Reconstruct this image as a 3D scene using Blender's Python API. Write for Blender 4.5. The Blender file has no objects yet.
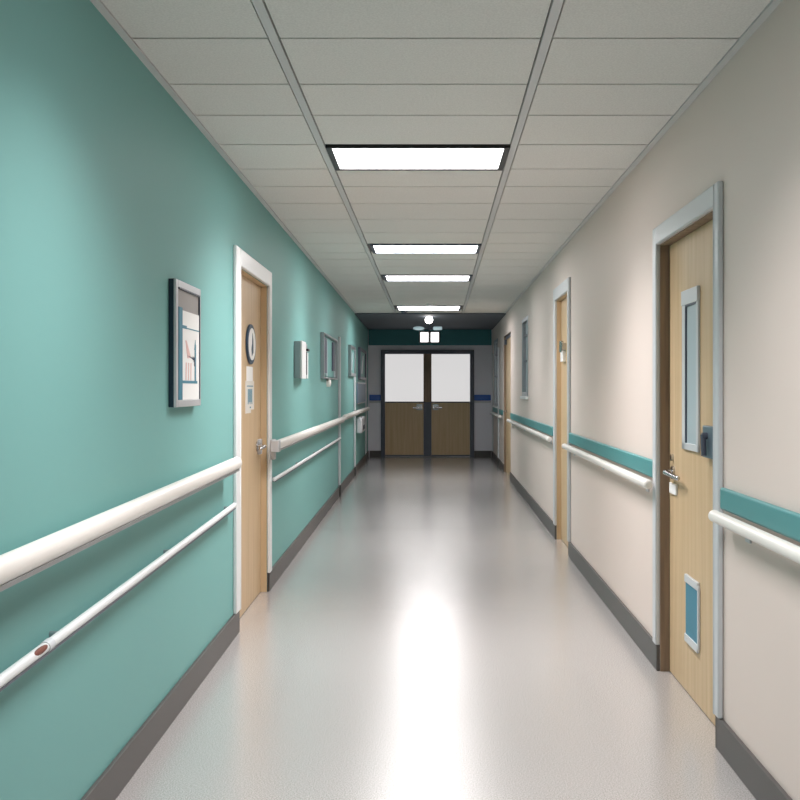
import bpy, bmesh, math, random
from mathutils import Vector, Matrix
random.seed(4)
C = bpy.context.scene.collection

# ---------------------------------------------------------------- camera, world, exposure
EYE, CEIL = 1.36, 2.57           # eye height and ceiling height (m)
cam = bpy.data.cameras.new('camera')
cam.sensor_fit = 'HORIZONTAL'; cam.sensor_width = 36.0; cam.lens = 45.0
cam.shift_x = -(429-400)/800.0; cam.shift_y = -(400-389)/800.0
cam.clip_start = 0.05; cam.clip_end = 100
co = bpy.data.objects.new('camera', cam); C.objects.link(co)
co.location = (0, 0, EYE); co.rotation_euler = (math.pi/2, 0, 0)
sc = bpy.context.scene
sc.camera = co
w = bpy.data.worlds.new('world'); sc.world = w; w.use_nodes = True
w.node_tree.nodes['Background'].inputs[0].default_value = (0.5, 0.55, 0.6, 1)
w.node_tree.nodes['Background'].inputs[1].default_value = 0.05
sc.view_settings.view_transform = 'Standard'; sc.view_settings.look = 'None'
sc.view_settings.gamma = 1.0; sc.view_settings.use_curve_mapping = False
sc.view_settings.exposure = 0.3
sc.cycles.max_bounces = 10; sc.cycles.diffuse_bounces = 6; sc.cycles.glossy_bounces = 4
sc.cycles.sample_clamp_indirect = 6.0

# ceiling fixtures: (near y, far y, x0, x1, emission)
LIGHTS = [(-2.6, -2.05, -0.49, 0.36, 3.0, True, 24),
          (2.40, 2.93, -0.515, 0.38, 3.0, True, 24),
          (4.97, 5.49, -0.515, 0.405, 7.0, True, 32),
          (8.35, 8.86, -0.495, 0.44, 15.0, False, 18),
          (10.6, 11.15, -0.49, 0.462, 9.0, False, 9),
          (14.5, 15.3, -0.485, 0.475, 10.0, False, 16)]

# ---------------------------------------------------------------- materials
def srgb(r, g, b):
    f = lambda c: (c/255/12.92) if c/255 <= .04045 else ((c/255+.055)/1.055)**2.4
    return (f(r), f(g), f(b), 1)
def mat(name, col, rough=.5, metal=0, spec=.5, emit=None, estr=0, bump=None, coat=0):
    m = bpy.data.materials.new(name); m.use_nodes = True
    nt = m.node_tree; b = nt.nodes['Principled BSDF']
    b.inputs['Base Color'].default_value = srgb(*col)
    b.inputs['Roughness'].default_value = rough
    b.inputs['Metallic'].default_value = metal
    b.inputs['Specular IOR Level'].default_value = spec
    b.inputs['Coat Weight'].default_value = coat; b.inputs['Coat Roughness'].default_value = .25
    if emit:
        b.inputs['Emission Color'].default_value = srgb(*emit)
        b.inputs['Emission Strength'].default_value = estr
    if bump:
        sc_, st, dist = bump
        tc = nt.nodes.new('ShaderNodeTexCoord'); n = nt.nodes.new('ShaderNodeTexNoise')
        n.inputs['Scale'].default_value = sc_; n.inputs['Detail'].default_value = 3
        bp = nt.nodes.new('ShaderNodeBump'); bp.inputs['Strength'].default_value = st
        bp.inputs['Distance'].default_value = dist
        nt.links.new(tc.outputs['Object'], n.inputs['Vector'])
        nt.links.new(n.outputs['Fac'], bp.inputs['Height'])
        nt.links.new(bp.outputs['Normal'], b.inputs['Normal'])
    return m
def vary(m, c1, c2, scale, vec=(1, 1, 1), lo=.35, hi=.65, detail=4):
    """procedural two-tone colour in object coordinates"""
    nt = m.node_tree; b = nt.nodes['Principled BSDF']
    tc = nt.nodes.new('ShaderNodeTexCoord'); mp = nt.nodes.new('ShaderNodeMapping')
    mp.inputs['Scale'].default_value = vec
    n = nt.nodes.new('ShaderNodeTexNoise'); n.inputs['Scale'].default_value = scale
    n.inputs['Detail'].default_value = detail
    cr = nt.nodes.new('ShaderNodeValToRGB')
    cr.color_ramp.elements[0].position = lo; cr.color_ramp.elements[0].color = srgb(*c1)
    cr.color_ramp.elements[1].position = hi; cr.color_ramp.elements[1].color = srgb(*c2)
    nt.links.new(tc.outputs['Object'], mp.inputs['Vector']); nt.links.new(mp.outputs['Vector'], n.inputs['Vector'])
    nt.links.new(n.outputs['Fac'], cr.inputs['Fac']); nt.links.new(cr.outputs['Color'], b.inputs['Base Color'])
    return m
M = {}
M['teal_wall'] = mat('teal_paint', (118, 170, 166), .55, spec=.25, bump=(160, .08, .002))
M['cream_wall'] = mat('cream_paint', (220, 206, 198), .55, spec=.25, bump=(160, .08, .002))
M['grey_wall'] = mat('grey_paint', (236, 234, 242), .5, bump=(160, .08, .002))
M['dark_teal'] = mat('deep_teal_paint', (52, 128, 136), .5)
M['tile'] = vary(mat('ceiling_tile', (205, 204, 200), .9, spec=.15, bump=(260, .35, .002)),
                 (214, 212, 208), (226, 224, 220), 140)
M['tile_gap'] = mat('ceiling_gap', (120, 120, 118), .8)
M['grid'] = mat('ceiling_grid', (200, 200, 200), .45)
M['floor'] = vary(mat('speckled_vinyl', (180, 175, 170),   .26, spec=1.0, bump=(500, .02, .001), coat=1.0),
                  (156, 151, 149), (188, 184, 181), 200, lo=.38, hi=.6, detail=2)
M['base'] = mat('grey_vinyl_base', (80, 77, 75), .45)
M['wood'] = vary(mat('light_oak', (205, 170, 125), .45, spec=.35), (190, 162, 124), (209, 183, 148), 3.0, (9, 9, .4), .25, .75, 6)
M['jamb'] = vary(mat('brown_jamb', (140, 115, 90), .5), (118, 98, 80), (146, 122, 98), 3, (9, 9, .5))
M['white'] = mat('white_enamel', (226, 228, 228), .35)
M['light_grey'] = mat('light_grey_paint', (200, 203, 206), .35)
M['rail'] = mat('white_vinyl_rail', (232, 228, 222), .28, bump=(90, .03, .001))
M['lower_rail'] = mat('white_thin_rail', (218, 220, 220), .3)
M['alu'] = mat('aluminium', (168, 172, 176), .32, metal=.85)
M['chrome'] = mat('brushed_steel', (190, 190, 190), .22, metal=1)
M['bumper'] = mat('teal_bumper', (78, 142, 144), .42)
M['blue'] = mat('blue_bumper', (54, 104, 186), .4)
M['darkframe'] = mat('slate_frame', (78, 84, 98), .4)
M['black'] = mat('black_metal', (26, 26, 28), .4)
M['navy'] = mat('navy_edge', (20, 42, 58), .35)
M['silver'] = mat('silver_frame', (198, 200, 204), .3, metal=.35)
M['grey_mid'] = mat('mid_grey', (150, 146, 143), .5)
M['paper'] = mat('white_paper', (236, 236, 234), .6)
M['cream_paper'] = mat('pale_paper', (222, 218, 210), .6)
M['petrol'] = mat('petrol_print', (62, 128, 150), .5)
M['pink'] = mat('pink_print', (222, 186, 182), .5)
M['ink'] = mat('dark_ink', (34, 60, 82), .5)
M['greyblue'] = mat('grey_blue_lock', (104, 122, 134), .35, metal=.4)
M['frost'] = mat('frosted_pane', (176, 190, 196), .3)
M['dark_glass'] = mat('blue_grey_glass', (82, 100, 110), .12, spec=.7)
M['brown'] = mat('brown_wear', (112, 62, 50), .6)
M['backlit'] = mat('backlit_frosted_glass', (150, 150, 150), .35, emit=(236, 234, 234), estr=.62)
M['sign_lit'] = mat('lit_sign_panel', (240, 240, 240), .4, emit=(255, 255, 255), estr=1.6)
M['lens'] = mat('pale_blue_lens', (180, 205, 212), .25, emit=(190, 215, 222), estr=.35)
M['globe'] = mat('added_glow_globe', (210, 208, 204), .15, emit=(255, 250, 245), estr=14)  # ceiling dome's highlight made into a strong glow, added to brighten the end wall

# ---------------------------------------------------------------- geometry helpers
class MB:
    """collects shapes into one bmesh; s flips the along-wall axis on the left wall"""
    def __init__(self, s=1): self.bm = bmesh.new(); self.s = s
    def box(self, u0, u1, v0, v1, z0, z1):
        u0, u1 = sorted((u0*self.s, u1*self.s))
        r = bmesh.ops.create_cube(self.bm, size=1)
        for v in r['verts']:
            v.co = Vector(((u0+u1)/2+v.co.x*(u1-u0), (v0+v1)/2+v.co.y*(v1-v0), (z0+z1)/2+v.co.z*(z1-z0)))
        return self
    def tube(self, p, q, r, r2=None, n=20, flat=None):
        """cylinder or cone from p to q; flat=(a,b) gives an elliptical section (horizontal, vertical)"""
        p = Vector((p[0]*self.s, p[1], p[2])); q = Vector((q[0]*self.s, q[1], q[2]))
        d = q-p; res = bmesh.ops.create_cone(self.bm, cap_ends=True, segments=n, radius1=r,
                                              radius2=r if r2 is None else r2, depth=d.length)
        rot = d.to_track_quat('Z', 'Y').to_matrix().to_4x4()
        for v in res['verts']: v.co = rot @ v.co + (p+q)/2
        if flat:
            c = (p+q)/2
            for v in res['verts']:
                v.co.y = c.y+(v.co.y-c.y)*flat[0]; v.co.z = c.z+(v.co.z-c.z)*flat[1]
        return self
    def ball(self, c, rx, ry, rz, n=20):
        res = bmesh.ops.create_uvsphere(self.bm, u_segments=n, v_segments=n//2+2, radius=1)
        for v in res['verts']: v.co = Vector((c[0]*self.s+v.co.x*rx, c[1]+v.co.y*ry, c[2]+v.co.z*rz))
        return self
    def prism(self, pts, v0, v1):
        """polygon in the wall plane (u,z) extruded from v0 to v1"""
        a = [self.bm.verts.new((u*self.s, v0, z)) for u, z in pts]
        b = [self.bm.verts.new((u*self.s, v1, z)) for u, z in pts]
        self.bm.faces.new(a); self.bm.faces.new(b[::-1]); n = len(pts)
        for i in range(n): self.bm.faces.new((a[i], a[(i+1) % n], b[(i+1) % n], b[i]))
        return self
    def build(self, name, m, parent=None, bevel=0, smooth=True, seg=2):
        bmesh.ops.recalc_face_normals(self.bm, faces=self.bm.faces)
        me = bpy.data.meshes.new(name); self.bm.to_mesh(me); self.bm.free()
        me.materials.append(m)
        o = bpy.data.objects.new(name, me); C.objects.link(o)
        if parent: o.parent = parent
        if smooth:
            for p in me.polygons: p.use_smooth = True
            try: me.set_sharp_from_angle(angle=math.radians(35))
            except Exception: pass
        if bevel:
            b = o.modifiers.new('bevel', 'BEVEL'); b.width = bevel; b.segments = seg
            b.limit_method = 'ANGLE'; b.angle_limit = math.radians(40)
        return o
def tag(o, label=None, cat=None, group=None, kind=None):
    if label: o['label'] = label
    if cat: o['category'] = cat
    if group: o['group'] = group
    if kind: o['kind'] = kind
    return o

# the two side walls spread apart very slightly with distance
AL, AR, SP = 1.02, 1.065, 0.01
ANG = math.atan(SP)
def wall_empty(side, D, z, name):
    """Empty on the wall's face: local x runs along the wall, y out of it into the corridor"""
    e = bpy.data.objects.new(name, None); C.objects.link(e); e.empty_display_size = .1
    if side == 'L':
        e.location = (-(AL+SP*D), D, z); e.rotation_euler = (0, 0, -math.pi/2+ANG)
    else:
        e.location = (AR+SP*D, D, z); e.rotation_euler = (0, 0, math.pi/2-ANG)
    return e
S = {'L': -1, 'R': 1}
def on_wall(side, o, D=0, z=0):
    e = wall_empty(side, D, z, 'tmp'); o.location = e.location; o.rotation_euler = e.rotation_euler
    bpy.data.objects.remove(e); return o
# distance along a side wall (at standoff v) and height there, from a sight line
def DL(x, v=0): return (AL-v)*1000/(419-x)
def DR(x, v=0): return (AR-v)*1000/(x-439)
def ZZ(y, D): return EYE+(389-y)*D/1000

# ---------------------------------------------------------------- the shell
Y0, Y1 = -4.0, 20.0
T = .25
m = MB(); m.box(-1.7, 1.8, Y0-.3, Y1+.3, -.15, 0)
tag(m.build('floor', M['floor'], smooth=False), kind='structure')

LEFT_OPEN = [(5.60, 6.71, 0, 2.05)]
RIGHT_OPEN = [(3.80, 4.82, 0, 2.055), (8.12, 9.05, 0, 2.16), (11.95, 12.75, 1.27, 2.24), (14.85, 16.4, 0, 2.22), (18.1, 19.3, 1.05, 2.28)]
def side_wall(side, opens, m_, name):
    b = MB(S[side]); u = Y0-.2
    for (a, c, z0, z1) in opens:
        b.box(u, a, -T, 0, 0, CEIL+.05); b.box(a, c, -T, 0, z1, CEIL+.05)
        if z0 > 0: b.box(a, c, -T, 0, 0, z0)
        u = c
    b.box(u, Y1+.2, -T, 0, 0, CEIL+.05)
    o = b.build(name, m_, smooth=False); on_wall(side, o); tag(o, kind='structure')
side_wall('L', LEFT_OPEN, M['teal_wall'], 'wall_left')
side_wall('R', RIGHT_OPEN, M['cream_wall'], 'wall_right')
m = MB(); m.box(-1.5, 1.6, Y1, Y1+.2, 0, CEIL+.05); tag(m.build('wall_end', M['grey_wall'], smooth=False), kind='structure')
m = MB(); m.box(-1.5, 1.6, Y0-.2, Y0, 0, CEIL+.05); tag(m.build('wall_back', M['cream_wall'], smooth=False), kind='structure')

def baseboard(side, opens, name):
    b = MB(S[side]); u = Y0
    for (a, c, z0, z1) in opens:
        if z0 > 0: continue
        b.box(u, a-.001, 0, .016, 0, .125); b.box(a-.02, a-.001, -.035, .016, 0, .125)
        u = c
        b.box(c+.001, c+.02, -.035, .016, 0, .125)
    b.box(u+.001, Y1, 0, .016, 0, .125)
    o = b.build(name, M['base'], bevel=.003); on_wall(side, o); tag(o, kind='structure')
baseboard('L', LEFT_OPEN, 'baseboard_left')
baseboard('R', RIGHT_OPEN, 'baseboard_right')
m = MB(); m.box(-1.19, -.96, Y1-.016, Y1, 0, .125); m.box(.905, 1.24, Y1-.016, Y1, 0, .125)
tag(m.build('baseboard_end', M['base'], bevel=.003), kind='structure')
m = MB(); m.box(-1.21, 1.25, Y1-.012, Y1, 2.235, CEIL-.0); tag(m.build('trim_1', M['dark_teal']), kind='structure')

# ceiling: suspended tiles in three columns between main runners
rows = [-4.0, -3.45, -2.9, -2.6, -2.05, -1.5, -.95, -.4, .15, .75, 1.35, 1.9, 2.4, 2.93, 3.45, 3.97, 4.42, 4.95, 5.50, 5.98, 6.52, 7.13, 7.75,
        8.33, 8.88, 9.35, 9.9, 10.58, 11.17, 11.75, 12.3, 12.85, 13.4, 13.95, 14.48, 15.32, 15.9, 16.5, 17.1, 17.7, 18.3, 18.9, 19.5, 20.0]
def RL(y): return -.535
def RR(y): return .37+.0105*y
m = MB(); m.box(-1.6, 1.7, Y0-.2, Y1+.2, CEIL+.012, CEIL+.16)
ceil_back = m.build('ceiling', M['tile_gap'], smooth=False); tag(ceil_back, kind='structure')
def quad_slab(b, xa0, xb0, y0, xa1, xb1, y1, z0, z1):
    vs = [b.bm.verts.new(p) for p in [(xa0, y0, z0), (xb0, y0, z0), (xb1, y1, z0), (xa1, y1, z0),
                                      (xa0, y0, z1), (xb0, y0, z1), (xb1, y1, z1), (xa1, y1, z1)]]
    for f in [(0, 1, 2, 3), (7, 6, 5, 4), (0, 4, 5, 1), (1, 5, 6, 2), (2, 6, 7, 3), (3, 7, 4, 0)]:
        b.bm.faces.new([vs[i] for i in f])
WL = lambda y: -(AL+SP*y)
WR = lambda y: AR+SP*y
tiles = MB(); g = .005
for y0, y1 in zip(rows[:-1], rows[1:]):
    a, b_ = y0+.007, y1-.007
    quad_slab(tiles, WL(a)+.03, RL(a)-.022, a, WL(b_)+.03, RL(b_)-.022, b_, CEIL, CEIL+.014)
    quad_slab(tiles, RR(a)+.022, WR(a)-.03, a, RR(b_)+.022, WR(b_)-.03, b_, CEIL, CEIL+.014)
    if any(abs(l[0]-y0) < .06 and abs(l[1]-y1) < .06 for l in LIGHTS): continue
    quad_slab(tiles, RL(a)+.022, RR(a)-.022, a, RL(b_)+.022, RR(b_)-.022, b_, CEIL, CEIL+.014)
tiles.build('ceiling_tiles', M['tile'], ceil_back, smooth=False)
gr = MB()
for f in (RL, RR):
    quad_slab(gr, f(Y0)-.016, f(Y0)+.016, Y0, f(Y1)-.016, f(Y1)+.016, Y1, CEIL-.004, CEIL+.014)
quad_slab(gr, WL(Y0), WL(Y0)+.028, Y0, WL(Y1), WL(Y1)+.028, Y1, CEIL-.006, CEIL+.014)
quad_slab(gr, WR(Y0)-.028, WR(Y0), Y0, WR(Y1)-.028, WR(Y1), Y1, CEIL-.006, CEIL+.014)
gr.build('ceiling_grid', M['grid'], ceil_back, smooth=False)

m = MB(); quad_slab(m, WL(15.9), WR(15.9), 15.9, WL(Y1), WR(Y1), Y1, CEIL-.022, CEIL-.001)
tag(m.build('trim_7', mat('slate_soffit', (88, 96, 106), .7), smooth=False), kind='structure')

# ---------------------------------------------------------------- ceiling fixtures
light_labels = ['recessed ceiling light behind the viewer', 'recessed ceiling light just before the nearest one in view',
                'large nearest black-framed rectangular ceiling light', 'second ceiling light along, thinner and grey framed',
                'third ceiling light along, between the second and the far bare one', 'farthest thin ceiling light, just before the hanging sign']
for i, (y0, y1, x0, x1, e, dark, watt) in enumerate(LIGHTS):
    em = mat('light_diffuser_%d' % i, (240, 240, 240), .5, emit=(255, 251, 252), estr=e)
    r = bpy.data.objects.new('ceiling_light', None); C.objects.link(r)
    cx, cy = (x0+x1)/2, (y0+y1)/2; r.location = (cx, cy, CEIL)
    tag(r, light_labels[i], 'ceiling light', 'recessed ceiling lights down the corridor')
    hx, hy = (x1-x0)/2, (y1-y0)/2; t = .016; ts = .03
    b = MB()
    b.box(-hx, hx, -hy, -hy+t, -.012, .012); b.box(-hx, hx, hy-t, hy, -.012, .012)
    b.box(-hx, -hx+ts, -hy+t, hy-t, -.012, .012); b.box(hx-ts, hx, -hy+t, hy-t, -.012, .012)
    b.build('frame', M['black'] if dark else M['darkframe'], r, bevel=.002)
    b = MB(); b.box(-hx+ts, hx-ts, -hy+t, hy-t, -.004, .008)
    b.build('diffuser', em, r)
    ld = bpy.data.lights.new('tube_light', 'AREA'); ld.shape = 'RECTANGLE'; ld.size = 2*(hx-ts); ld.size_y = 2*(hy-t)
    ld.energy = watt; ld.color = (1, .97, .985); ld.spread = math.radians(124 if i < 5 else 168)
    lo = bpy.data.objects.new('tube_light', ld); C.objects.link(lo); lo.parent = r; lo.location = (0, 0, -.007)

# ---------------------------------------------------------------- doors
def door(side, n, D0, D1, H, rec, top, cw, near_w, leaf_mat, casing_mat, jamb_mat):
    """opening D0..D1, height H, leaf recessed by rec, casing to height top"""
    s = S[side]; r = wall_empty(side, D0, 0, 'door_%d' % n); tag(r, kind='structure')
    W = D1-D0
    if casing_mat:
        b = MB(s)
        b.box(-near_w, 0, 0, .022, .125, top); b.box(W, W+cw, 0, .022, .125, top); b.box(-.0005, W+.0005, 0, .022, H, top)
        b.box(-.012, 0, -.02, .026, .125, top-.002)
        b.build('casing', casing_mat, r, bevel=.006)
    b = MB(s)
    b.box(W-.004, W-.0005, -T+.02, -.001, .0, H); b.box(.0005, .004, -T+.02, -.001, .0, H); b.box(0.004, W-.004, -T+.02, -.001, H-.004, H-.0005)
    b.build('jamb', jamb_mat, r)
    b = MB(s); b.box(.006, W-.006, -rec-.045, -rec, .004, H-.006)
    leaf = b.build('door_leaf', leaf_mat, r, bevel=.002)
    return r, leaf, W
def lever(s, leaf, u, v, z, toward, mt='chrome', plate=True, scale=1):
    b = MB(s)
    if plate: b.tube((u, v, z), (u, v+.008, z), .026*scale)
    b.tube((u, v, z), (u, v+.055, z), .010*scale)
    b.tube((u, v+.05, z), (u+toward*.12*scale, v+.05, z-.006), .010*scale, .008*scale)
    b.ball((u+toward*.12*scale, v+.05, z-.006), .009*scale, .009*scale, .009*scale, 12)
    return b.build('lever_handle', M[mt], leaf)

# left door with round sign
r, leaf, W = door('L', 1, 5.60, 6.71, 2.05, .04, 2.15, .085, .12, M['wood'], M['white'], M['wood'])
lever(-1, leaf, .93, -.04, .985, -1, scale=1.3)
b = MB(-1); b.box(.96, 1.04, -.041, -.02, .93, 1.03); b.build('lock_plate', M['silver'], leaf, bevel=.004)

# right near door
r, leaf, W = door('R', 2, 3.80, 4.82, 2.055, .045, 2.14, .07, .06, M['wood'], M['light_grey'], M['jamb'])
v0 = -.045
b = MB(); w0, w1, z0, z1 = .45, .73, 1.09, 1.80
b.box(w0, w1, v0, v0+.014, z1-.065, z1); b.box(w0, w1, v0, v0+.010, z0, z0+.03)
b.box(w0, w0+.035, v0, v0+.010, z0, z1-.06); b.box(w1-.06, w1, v0, v0+.010, z0, z1-.06)
b.build('vision_frame', M['light_grey'], leaf, bevel=.002)
b = MB(); b.box(w1-.068, w1-.058, v0, v0+.011, z0+.03, z1-.065); b.box(w0+.03, w1-.06, v0, v0+.011, z1-.073, z1-.064)
b.build('vision_gasket', M['darkframe'], leaf)
b = MB(); b.box(w0+.03, w1-.06, v0-.001, v0+.004, z0+.02, z1-.06); b.build('vision_pane', M['frost'], leaf)
b = MB(); b.box(.46, .67, v0, v0+.008, .26, .51); b.build('vent_panel', M['petrol'], leaf, bevel=.002)
b = MB(); b.box(.455, .675, v0, v0+.013, .50, .535); b.box(.455, .675, v0, v0+.013, .235, .27)
b.box(.448, .462, v0, v0+.011, .25, .52); b.build('vent_frame', M['light_grey'], leaf, bevel=.003)
b = MB(); b.tube((.93, v0, .965), (.93, v0+.010, .965), .032); b.tube((.93, v0, .965), (.93, v0+.040, .965), .014)
b.tube((.94, v0+.036, .965), (.70, v0+.036, .958), .014, .010); b.ball((.70, v0+.036, .958), .011, .011, .011, 12); b.build('lever_handle', M['chrome'], leaf)
b = MB(); b.tube((.94, v0, 1.035), (.94, v0+.012, 1.035), .016); b.build('keyhole', M['chrome'], leaf)
b = MB(); b.box(.85, .98, v0, v0+.010, .865, .915); b.build('strike_tag', M['paper'], leaf, bevel=.002)
b = MB(); b.box(.16, .32, v0, v0+.025, 1.08, 1.21); b.build('lock_body', M['greyblue'], leaf, bevel=.004)
b = MB(); b.tube((.25, v0+.02, 1.17), (.25, v0+.045, 1.17), .014); b.tube((.25, v0+.04, 1.175), (.24, v0+.04, 1.09), .011)
b.build('lock_lever', M['darkframe'], leaf)

# right second door
r, leaf, W = door('R', 3, 8.12, 9.05, 2.16, .04, 2.265, .10, .05, M['wood'], M['light_grey'], M['wood'])
b = MB(); b.box(.18, .34, -.04, -.03, 1.07, 1.25); b.build('lock_plate', M['alu'], leaf, bevel=.003)
b = MB(); b.box(.22, .29, -.03, -.018, 1.09, 1.19); b.build('lock_body', M['black'], leaf, bevel=.003)
b = MB(); b.box(.58, .74, -.04, -.01, 1.60, 1.70); b.build('holder', M['paper'], leaf, bevel=.003)
b = MB(); b.box(.55, .70, -.04, 0, 1.70, 1.76); b.tube((.62, -.005, 1.68), (.62, -.005, 1.78), .018)
b.build('chrome_fitting', M['chrome'], leaf, bevel=.003)

# right far door, dark headed
r, leaf, W = door('R', 4, 14.85, 16.4, 2.22, .035, 2.25, .06, .08, M['wood'], None, M['jamb'])
b = MB(); b.box(1.35, 1.50, -.035, .0, 2.08, 2.16); b.box(.1, 1.45, -.035, -.02, 2.16, 2.205); b.build('door_closer', M['darkframe'], leaf, bevel=.004)
lever(1, leaf, 1.35, -.035, 1.0, -1)

# narrow windows in the right wall
def window(n, D0, D1, z0, z1):
    r = wall_empty('R', D0, z0, 'window_%d' % n); tag(r, kind='structure'); W = D1-D0; H = z1-z0
    b = MB(); f = .05
    b.box(.001, f, -.06, .008, .001, H-.001); b.box(W-f, W-.001, -.06, .008, .001, H-.001)
    b.box(f, W-f, -.06, .008, .001, f); b.box(f, W-f, -.06, .008, H-f, H-.001)
    b.build('window_frame', M['alu'], r, bevel=.004)
    b = MB(); b.box(-.03, W+.03, 0.0, .03, -.035, 0); b.build('window_sill', M['white'], r, bevel=.004)
    b = MB(); b.box(f, W-f, -.05, -.012, H*.44, H*.46); b.box(f, W-f, -.05, -.012, H*.77, H*.79); b.build('glazing_bar', M['darkframe'], r)
    b = MB(); b.box(f, W-f, -.046, -.036, f, H-f); b.build('window_pane', M['frost'] if n == 1 else M['dark_glass'], r)
window(1, 11.95, 12.75, 1.27, 2.24)
window(2, 18.1, 19.3, 1.05, 2.28)

# vertical white cover strips on the far left wall and beside the far right openings
def strip(side, n, D, top, wd=.07, foot=True):
    r = wall_empty(side, D, 0, 'trim_%d' % n); tag(r, kind='structure'); b = MB(S[side])
    b.box(0, wd, 0, .03, .125, top); b.build('cover_strip', M['light_grey'], r, bevel=.008)
    b = MB(S[side]); b.box(-.02, wd+.02, .016, .04, 0, .15); b.build('foot_block', M['base'], r, bevel=.003)
strip('L', 2, 12.6, 2.02); strip('L', 3, 15.6, 2.00); strip('L', 4, 18.9, 2.08)
strip('R', 5, 17.6, 2.10); strip('R', 6, 19.55, 2.05)

# ---------------------------------------------------------------- double door in the end wall
r = bpy.data.objects.new('door_5', None); C.objects.link(r); r.location = (-.03, Y1, 0); r.rotation_euler = (0, 0, math.pi)
tag(r, kind='structure')   # local x = -world x, local y towards the viewer
b = MB(); b.box(-.93, -.85, 0, .06, 0, 2.14); b.box(.85, .93, 0, .06, 0, 2.14); b.box(-.85, .85, 0, .06, 2.06, 2.14)
b.build('door_frame', M['darkframe'], r, bevel=.006)
for sx in (-1, 1):
    # sx=1 is the viewer's left leaf
    a0, a1 = (.08, .845) if sx == 1 else (-.845, -.08)
    b = MB(); b.box(a0, a1, .0, .035, .02, 1.10); lf = b.build('door_leaf', M['wood'], r, bevel=.002)
    b = MB(); b.box(a0, a1, .0, .028, 1.10, 2.055); b.build('frosted_glass', M['backlit'], lf)
    b = MB(); b.box(a0, a1, .0, .036, 1.085, 1.11); b.build('glazing_rail', M['darkframe'], lf)
    b = MB(); b.box(min(a0, a1), max(a0, a1), .03, .038, .02, .045); b.build('kick_strip', M['darkframe'], lf)
    u = .10 if sx == 1 else -.10
    b = MB(); b.box(min(u, u+sx*.12), max(u, u+sx*.12), .035, .05, .94, 1.06); b.build('lock_plate', M['alu'], lf, bevel=.003)
    b = MB(); b.tube((u+sx*.03, .05, .99), (u+sx*.03, .10, .99), .016, n=12); b.tube((u+sx*.02, .09, .985), (u+sx*.19, .09, .985), .017, n=12)
    b.build('lever_handle', M['chrome'], lf)
b = MB(); b.box(-.08, .08, .0, .045, 1.10, 2.06); b.build('upper_meeting_stile', M['jamb'], r, bevel=.003)
b = MB(); b.box(-.078, .078, .0, .045, .02, 1.10); b.box(-.012, .012, .045, .05, .02, 1.10); b.build('lower_meeting_stile', M['darkframe'], r, bevel=.003)

# ---------------------------------------------------------------- handrails
def handrail_left(D0, D1, z, label, group, cap_near=False, rise=0):
    s = -1; r = wall_empty('L', D0, z, 'handrail'); tag(r, label, 'handrail', group); Lh = D1-D0
    r.rotation_mode = 'XYZ'; tilt = Matrix.Rotation(s*-math.atan(rise/Lh), 4, 'Y')
    b = MB(s); b.tube((0, .07, 0), (Lh, .07, 0), .031, n=28, flat=(.9, 1.05)); rail = b.build('rail', M['rail'], r)
    for u in (0, Lh): b = MB(s); b.ball((u, .07, 0), .014, .0278, .0322, 24); b.build('end_cap', M['rail'], r)
    b = MB(s); b.box(.01, Lh-.01, .048, .088, -.041, -.028); b.build('retainer_strip', M['alu'], r, bevel=.002)
    n = max(2, int(Lh/1.1)+1)
    for k in range(n):
        u = .12+(Lh-.24)*k/(n-1); b = MB(s)
        b.box(u-.03, u+.03, 0, .008, -.06, -.0); b.tube((u, 0, -.015), (u, .06, -.015), .014, n=14)
        b.build('bracket', M['alu'], r, bevel=.002)
    if cap_near:
        b = MB(s); b.box(-.08, .012, .045, .100, -.040, .036); b.box(.085, .15, .0225, .05, -.10, .036); b.box(0.01, .10, .045, .055, -.04, .036)
        b.build('end_bracket', M['silver'], r, bevel=.004)
    for ch in r.children: ch.data.transform(tilt)
    return r
def lower_rail(D0, D1, z, label, group, rad=.014, wear=None, rise=0):
    s = -1; r = wall_empty('L', D0, z, 'lower_rail'); tag(r, label, 'rail', group); Lh = D1-D0
    b = MB(s); b.tube((0, .035, 0), (Lh, .035, 0), rad, n=20); 
    b.ball((0, .035, 0), .008, rad, rad, 16); b.ball((Lh, .035, 0), .008, rad, rad, 16); b.build('rail', M['lower_rail'], r)
    b = MB(s); b.box(.01, Lh-.01, .02, .045, -rad-.004, -rad+.003); b.build('retainer_strip', M['darkframe'], r)
    n = max(2, int(Lh/1.2)+1)
    for k in range(n):
        u = .10+(Lh-.20)*k/(n-1); b = MB(s); b.tube((u, 0, 0), (u, .03, 0), .009, n=12); b.build('bracket', M['alu'], r)
    if wear:
        b = MB(s); b.ball((wear-D0+.06, .042, .005), .055, .0085, .0095, 20); b.build('worn_patch', M['brown'], r)
        b = MB(s); b.tube((wear-D0+.11, .035, .000), (wear-D0+.15, .035, .000), rad+.002, n=20); b.build('joint_sleeve', M['light_grey'], r)
    tilt = Matrix.Rotation(s*-math.atan(rise/Lh), 4, 'Y')
    for ch in r.children: ch.data.transform(tilt)
handrail_left(.2, 5.21, .93, 'thick round white handrail on the teal wall, before the left door', 'thick white handrails on the teal wall', rise=.045)
handrail_left(6.64, 12.5, .985, 'thick white handrail beyond the left door, with grey end bracket', 'thick white handrails on the teal wall', True)
handrail_left(12.75, 15.5, 1.00, 'short far white handrail between two vertical strips, left wall', 'thick white handrails on the teal wall')
handrail_left(15.75, 18.8, 1.00, 'farthest white handrail on the left wall, near the end doors', 'thick white handrails on the teal wall')
lower_rail(.2, 5.33, .625, 'thin white lower rail with brown worn patch, before the left door', 'thin lower rails on the teal wall', wear=2.52, rise=.115)
lower_rail(6.80, 12.5, .745, 'thin white lower rail beyond the left door', 'thin lower rails on the teal wall', rad=.013)

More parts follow.
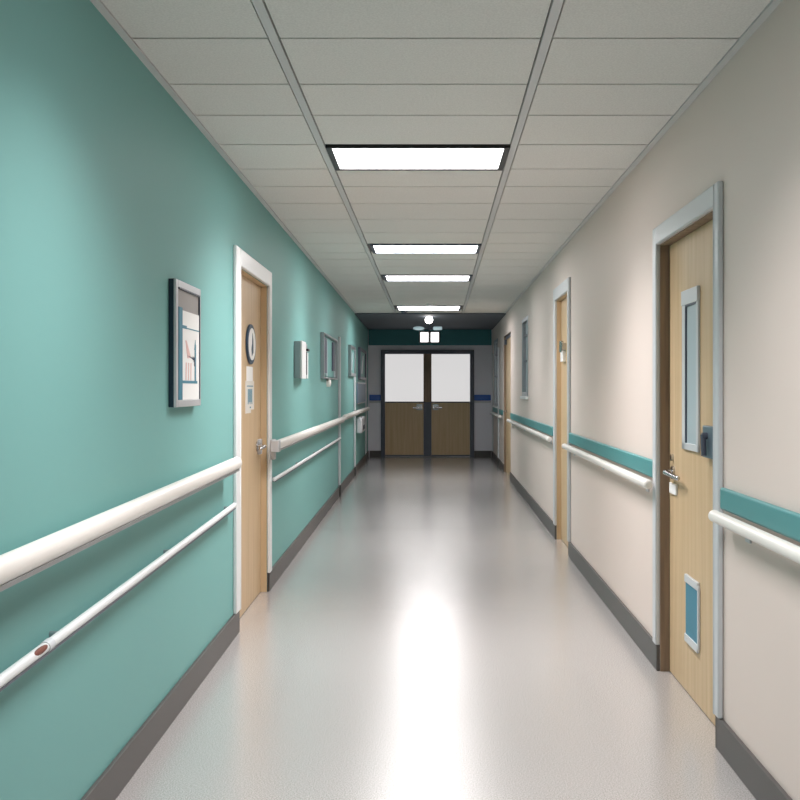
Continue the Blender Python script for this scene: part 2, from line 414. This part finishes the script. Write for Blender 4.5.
def handrail_right(D0, D1, label, zt=1.01, zb=.922, zr=.898):
    r = wall_empty('R', D0, 0, 'handrail'); tag(r, label, 'handrail', 'handrails with teal bumper boards on the cream wall'); Lh = D1-D0
    b = MB(); b.box(.055, Lh+(.045 if D0 < 1 else -.02), 0, .020, zb, zt); b.build('bumper_board', M['bumper'], r, bevel=.010, seg=3)
    b = MB(); b.tube((0, .052, zr), (Lh, .052, zr), .0225, n=24)
    b.build('rail', M['rail'], r)
    for u, k in ((0, 1), (Lh, -1)):
        b = MB(); b.ball((u, .052, zr),   .012, .0227, .0227, 20); b.build('end_cap', M['rail'], r)
    n = max(2, int(Lh/1.1)+1)
    for k in range(n):
        u = .25+(Lh-.5)*k/(n-1); b = MB(); b.tube((u, 0, zr-.03), (u, .05, zr-.012), .011, n=12); b.box(u-.025, u+.025, 0, .008, zr-.06, zr-.005)
        b.build('bracket', M['light_grey'], r, bevel=.002)
    return r
handrail_right(.2, 3.68, 'white handrail under teal board, nearest, right of the near right door', .995, .912, .893)
handrail_right(4.84, 8.08, 'white handrail under teal board between the near and second right doors')
handrail_right(9.2, 14.7, 'white handrail under teal board beyond the second right door')
handrail_right(16.6, 17.5, 'short white handrail with teal board past the far right door')
handrail_right(17.75, 19.5, 'farthest teal-backed handrail beneath the far dark window')
def end_guard(x0, x1, label):
    r = bpy.data.objects.new('wall_guard', None); C.objects.link(r); r.location = ((x0+x1)/2, Y1, 0)
    tag(r, label, 'wall guard', 'blue wall guards beside the end doors'); h = (x1-x0)/2
    b = MB(); b.box(-h, h, -.03, 0, 1.13, 1.245); b.build('blue_board', M['blue'], r, bevel=.005)
    b = MB(); b.box(-h, h, -.045, 0, 1.085, 1.12); b.build('white_ledge', M['light_grey'], r, bevel=.005)
end_guard(-1.19, -.965, 'blue wall guard left of the end double doors')
end_guard(.905, 1.235, 'blue wall guard right of the end double doors')

# ---------------------------------------------------------------- things on the left wall
# framed poster
D0, D1 = 4.07, 4.53; zb, zt = 1.285, 1.81
r = wall_empty('L', D0, zb, 'framed_poster'); tag(r, 'silver framed tall poster with blue side band, hung on the teal wall', 'poster'); s = -1
W, H = D1-D0, zt-zb
b = MB(s); b.box(0, W, 0, .022, 0, H); b.build('backing', M['navy'], r, bevel=.002)
b = MB(s); fw = .04
b.box(0.001, .036, .018, .032, .0, H); b.box(W-.018, W, .018, .032, 0, H); b.box(.036, W-.018, .018, .032, 0, .03); b.box(.036, W-.018, .018, .032, H-.03, H)
b.build('frame', M['silver'], r, bevel=.003)
b = MB(s); b.box(W-.026, W-.018, .02, .0335, .03, H-.03); b.box(.05, W-.018, .02, .0335, H-.036, H-.03); b.build('inner_edge', M['darkframe'], r)
b = MB(s); b.box(.036, W-.02, .018, .026, .03, H-.03); b.build('header_panel', M['grey_mid'], r)
b = MB(s); b.box(.05, .11, .02, .032, .03, H-.11); b.build('side_band', M['petrol'], r)
b = MB(s); b.box(.11, W-.03, .02, .030, .03, H-.12); pr = b.build('print', M['paper'], r)
def P(cx, cy):   # a point on the poster from its place within it (fractions of the print)
    return (.11+(W-.14)*cx, .03+(H-.15)*(1-cy))
b = MB(s)
for x0, x1, y0, y1 in [(0, .25, .165, .20), (.25, 1, .185, .197), (0, .88, .785, .815), (.72, .80, .36, .785)]:
    (u0, q1), (u1, q0) = P(x0, y0), P(x1, y1); b.box(u0, u1, .03, .0312, q0, q1)
b.prism([P(.70, .42), P(.76, .30), P(.80, .42)], .03, .0313)
b.build('blue_drawing', M['petrol'], pr)
b = MB(s)
b.prism([P(.18, .33), P(.24, .33), P(.50, .52), P(.30, .53)], .03, .0310)
for x in (.20, .34, .48): b.prism([P(x, .58), P(x+.05, .58), P(x+.03, .78), P(x-.01, .78)], .03, .0310)
b.build('pink_drawing', M['pink'], pr)
b = MB(s)
for cx, cy, rr in ((.70, .54, .012), (.72, .59, .010), (.62, .525, .007)):
    u, z = P(cx, cy); b.tube((u, .03, z), (u, .0318, z), rr, n=14)
b.prism([P(.28, .50), P(.32, .50), P(.62, .52), P(.62, .535)], .03, .0312)
b.build('dark_drawing', M['ink'], pr)

# round sign and notices on the left door
vd = -.04
r = wall_empty('L', 6.26, 1.64, 'round_sign'); tag(r, 'round dark-rimmed white sign on the left wooden door', 'sign')
b = MB(s); n = 36
ring = [(math.cos(2*math.pi*k/n), math.sin(2*math.pi*k/n)) for k in range(n)]
b.prism([(x*.155, z*.125) for x, z in ring], vd, vd+.014); b.build('rim', M['ink'], r, bevel=.003)
b = MB(s); b.prism([(x*.125, z*.100) for x, z in ring], vd+.012, vd+.017); b.build('face', M['paper'], r)
b = MB(s); b.prism([(.0, .07), (.03, .03), (.035, -.05), (-.02, -.075), (-.035, -.03), (-.01, .01)], vd+.017, vd+.0182); b.build('symbol', M['ink'], r)
r = wall_empty('L', 6.26, 1.40, 'paper_notice'); tag(r, 'blank white paper just below the round sign on left door', 'notice')
b = MB(s); b.prism([(-.12, -.01), (.10, -.01), (.10, .10), (-.12, .10)], vd, vd+.003); b.build('sheet', M['paper'], r)
r = wall_empty('L', 6.26, 1.21, 'printed_notice'); tag(r, 'white notice with blue printed block on the left door', 'notice')
b = MB(s); b.prism([(-.16, 0), (.02, 0), (.02, .02), (.14, .02), (.14, .20), (-.16, .20)], vd, vd+.004); b.build('sheet', M['cream_paper'], r)
b = MB(s)
for k in range(5): b.box(-.09+.034*k, -.09+.034*k+.022, vd+.004, vd+.005, .055+.012*(k % 2), .15)
b.box(-.12, .10, vd+.004, vd+.005, .165, .171); b.box(-.02, .02, vd+.004, vd+.005, .03, .04)
b.build('blue_print', M['petrol'], r)

# dispenser box
r = wall_empty('L', 8.15, 1.45, 'dispenser'); tag(r, 'small white dispenser box with grey side on the teal wall', 'dispenser')
b = MB(s); b.box(0, .52, 0, .052, 0, .30); b.build('body', M['alu'], r, bevel=.004)
b = MB(s); b.box(0, .30, .052, .066, -.005, .305); b.build('front_cover', M['white'], r, bevel=.004)
b = MB(s); b.box(.37, .42, .052, .062, .03, .23); b.box(.40, .50, .052, .075, .235, .255); b.build('slot', M['black'], r, bevel=.002)
b = MB(s); b.box(.43, .52, .052, .060, .0, .22); b.build('side_cover', M['white'], r, bevel=.002)
# display case
r = wall_empty('L', 10.35, 1.47, 'display_case'); tag(r, 'shallow metal-framed display case on the teal wall beyond the dispenser', 'display case')
b = MB(s); W, H = 1.75, .48
b.box(0, .05, 0, .04, 0, H); b.box(W-.05, W, 0, .04, 0, H); b.box(.05, W-.05, 0, .04, H-.02, H); b.box(.05, W-.05, 0, .04, 0, .015)
b.build('frame', M['alu'], r, bevel=.004)
b = MB(s); b.box(.05, W-.05, 0, .01, .03, H-.035); b.build('back_panel', M['teal_wall'], r)
b = MB(s); b.box(.16, .42, .01, .03, .06, .43); b.build('dark_card', M['darkframe'], r)
b = MB(s); b.box(1.22, 1.45, .01, .03, .10, .43); b.build('dark_card', M['darkframe'], r)
b = MB(s); b.box(.46, .58, .01, .02, .03, .43); b.build('pale_card', M['frost'], r)
b = MB(s); b.box(1.48, 1.60, .01, .02, .03, .30); b.build('pale_card', M['frost'], r)
r = wall_empty('L', 11.05, 1.425, 'wall_fitting'); tag(r, 'small round pale fitting just below the metal-framed display case', 'fitting')
b = MB(s); b.tube((0, 0, 0), (0, .03, 0), .042); b.ball((0, .03, 0), .042, .02, .042); b.build('knob', M['rail'], r)
# far pictures
def picture(D0, D1, z0, z1, label, m1, m2):
    r = wall_empty('L', D0, z0, 'framed_picture'); tag(r, label, 'picture', 'pictures at the far end of the teal wall'); W, H = D1-D0, z1-z0
    b = MB(s); f = .05
    b.box(0, f, 0, .045, 0, H); b.box(W-f, W, 0, .045, 0, H); b.box(f, W-f, 0, .045, H-f, H); b.box(f, W-f, 0, .045, 0, f); b.build('frame', m1, r, bevel=.004)
    b = MB(s); b.box(f, W-f, 0, .02, f, H-f); b.build('picture_panel', m2, r)
    b = MB(s); b.prism([(W*.35, H*.2), (W*.5, H*.2), (W*.72, H*.8), (W*.58, H*.8)], .02, .023); b.build('pale_shape', M['frost'], r)
picture(14.4, 15.45, 1.55, 2.0, 'framed picture between the two far vertical strips, left wall', M['alu'], M['teal_wall'])
picture(16.7, 18.5, 1.52, 2.06, 'farthest dark-framed picture on the left wall', M['darkframe'], M['teal_wall'])
r = wall_empty('L', 16.3, 1.12, 'notice_board'); tag(r, 'blue-grey panel above the farthest left handrail', 'panel')
b = MB(s); b.box(0, 2.4, 0, .02, 0, .34); b.build('board', mat('blue_grey_panel', (108, 130, 150), .5), r, bevel=.003)
b = MB(s); b.box(0, 2.4, 0, .028, .33, .35); b.box(0, 2.4, 0, .028, -.01, .01); b.build('edge_strip', M['alu'], r)
r = wall_empty('L', 16.2, .64, 'towel_dispenser'); tag(r, 'pale rounded box low on wall under the farthest left handrail', 'dispenser')
b = MB(s); b.box(0, .9, 0, .10, 0, .26); b.build('body', M['light_grey'], r, bevel=.03, seg=4)
b = MB(s); b.box(.15, .75, .095, .106, .05, .12); b.build('opening', M['darkframe'], r, bevel=.004)

# ---------------------------------------------------------------- ceiling fittings at the far end
yS = 17.4
r = bpy.data.objects.new('hanging_sign', None); C.objects.link(r); r.location = (.01, yS, CEIL); tag(r, 'lit twin-panel sign with two pale lamp heads hanging before the end doors', 'sign')
b = MB(); b.tube((0, 0, 0), (0, 0, -.20), .018, n=14); b.tube((0, 0, 0), (0, 0, -.012), .05, n=20); b.build('stem', M['darkframe'], r)
b = MB(); b.box(-.185, .185, -.03, .03, -.41, -.205); b.build('housing', M['black'], r, bevel=.01)
b = MB(); b.box(-.16, -.022, -.037, -.028, -.395, -.225); b.build('lit_panel', M['sign_lit'], r, bevel=.006)
b = MB(); b.box(.022, .16, -.037, -.028, -.395, -.225); b.build('lit_panel', M['sign_lit'], r, bevel=.006)
b = MB(); b.tube((-.1, -.0, -.16), (.1, .0, -.16), .014, n=12); b.build('lamp_arm', M['darkframe'], r)
b = MB(); b.ball((-.19, -.02, -.155), .10, .05, .034, 24); b.build('lamp_head', M['lens'], r)
b = MB(); b.box(.06, .22, -.055, .02, -.185, -.125); b.build('lamp_head', M['lens'], r, bevel=.02, seg=4)
r = bpy.data.objects.new('glow_dome', None); C.objects.link(r); r.location = (0, 16.4, CEIL); tag(r, 'small pale ceiling globe above the hanging sign, its glow added for the end wall', 'dome')
b = MB(); b.tube((0, 0, 0), (0, 0, -.025), .085, .07, n=24); b.build('base', M['darkframe'], r, bevel=.004)
b = MB(); b.ball((0, 0, -.075), .062, .062, .062, 28); b.build('globe', M['globe'], r)  # added emitter, stands in for a highlight on the dome
r = bpy.data.objects.new('smoke_detector', None); C.objects.link(r); r.location = (.015, 14.15, CEIL); tag(r, 'pale detector on the ceiling just before the farthest light', 'detector', )
b = MB(); b.tube((0, 0, 0), (0, 0, -.03), .055, .045, n=24); b.build('detector_body', M['white'], r, bevel=.006)
r = bpy.data.objects.new('ceiling_sensor', None); C.objects.link(r); r.location = (-.385, 15.5, CEIL); tag(r, 'small grey sensor behind the left end of farthest ceiling light', 'sensor')
b = MB(); b.tube((0, 0, 0), (0, 0, -.03), .06, .04, n=24); b.build('sensor_body', M['darkframe'], r, bevel=.006)
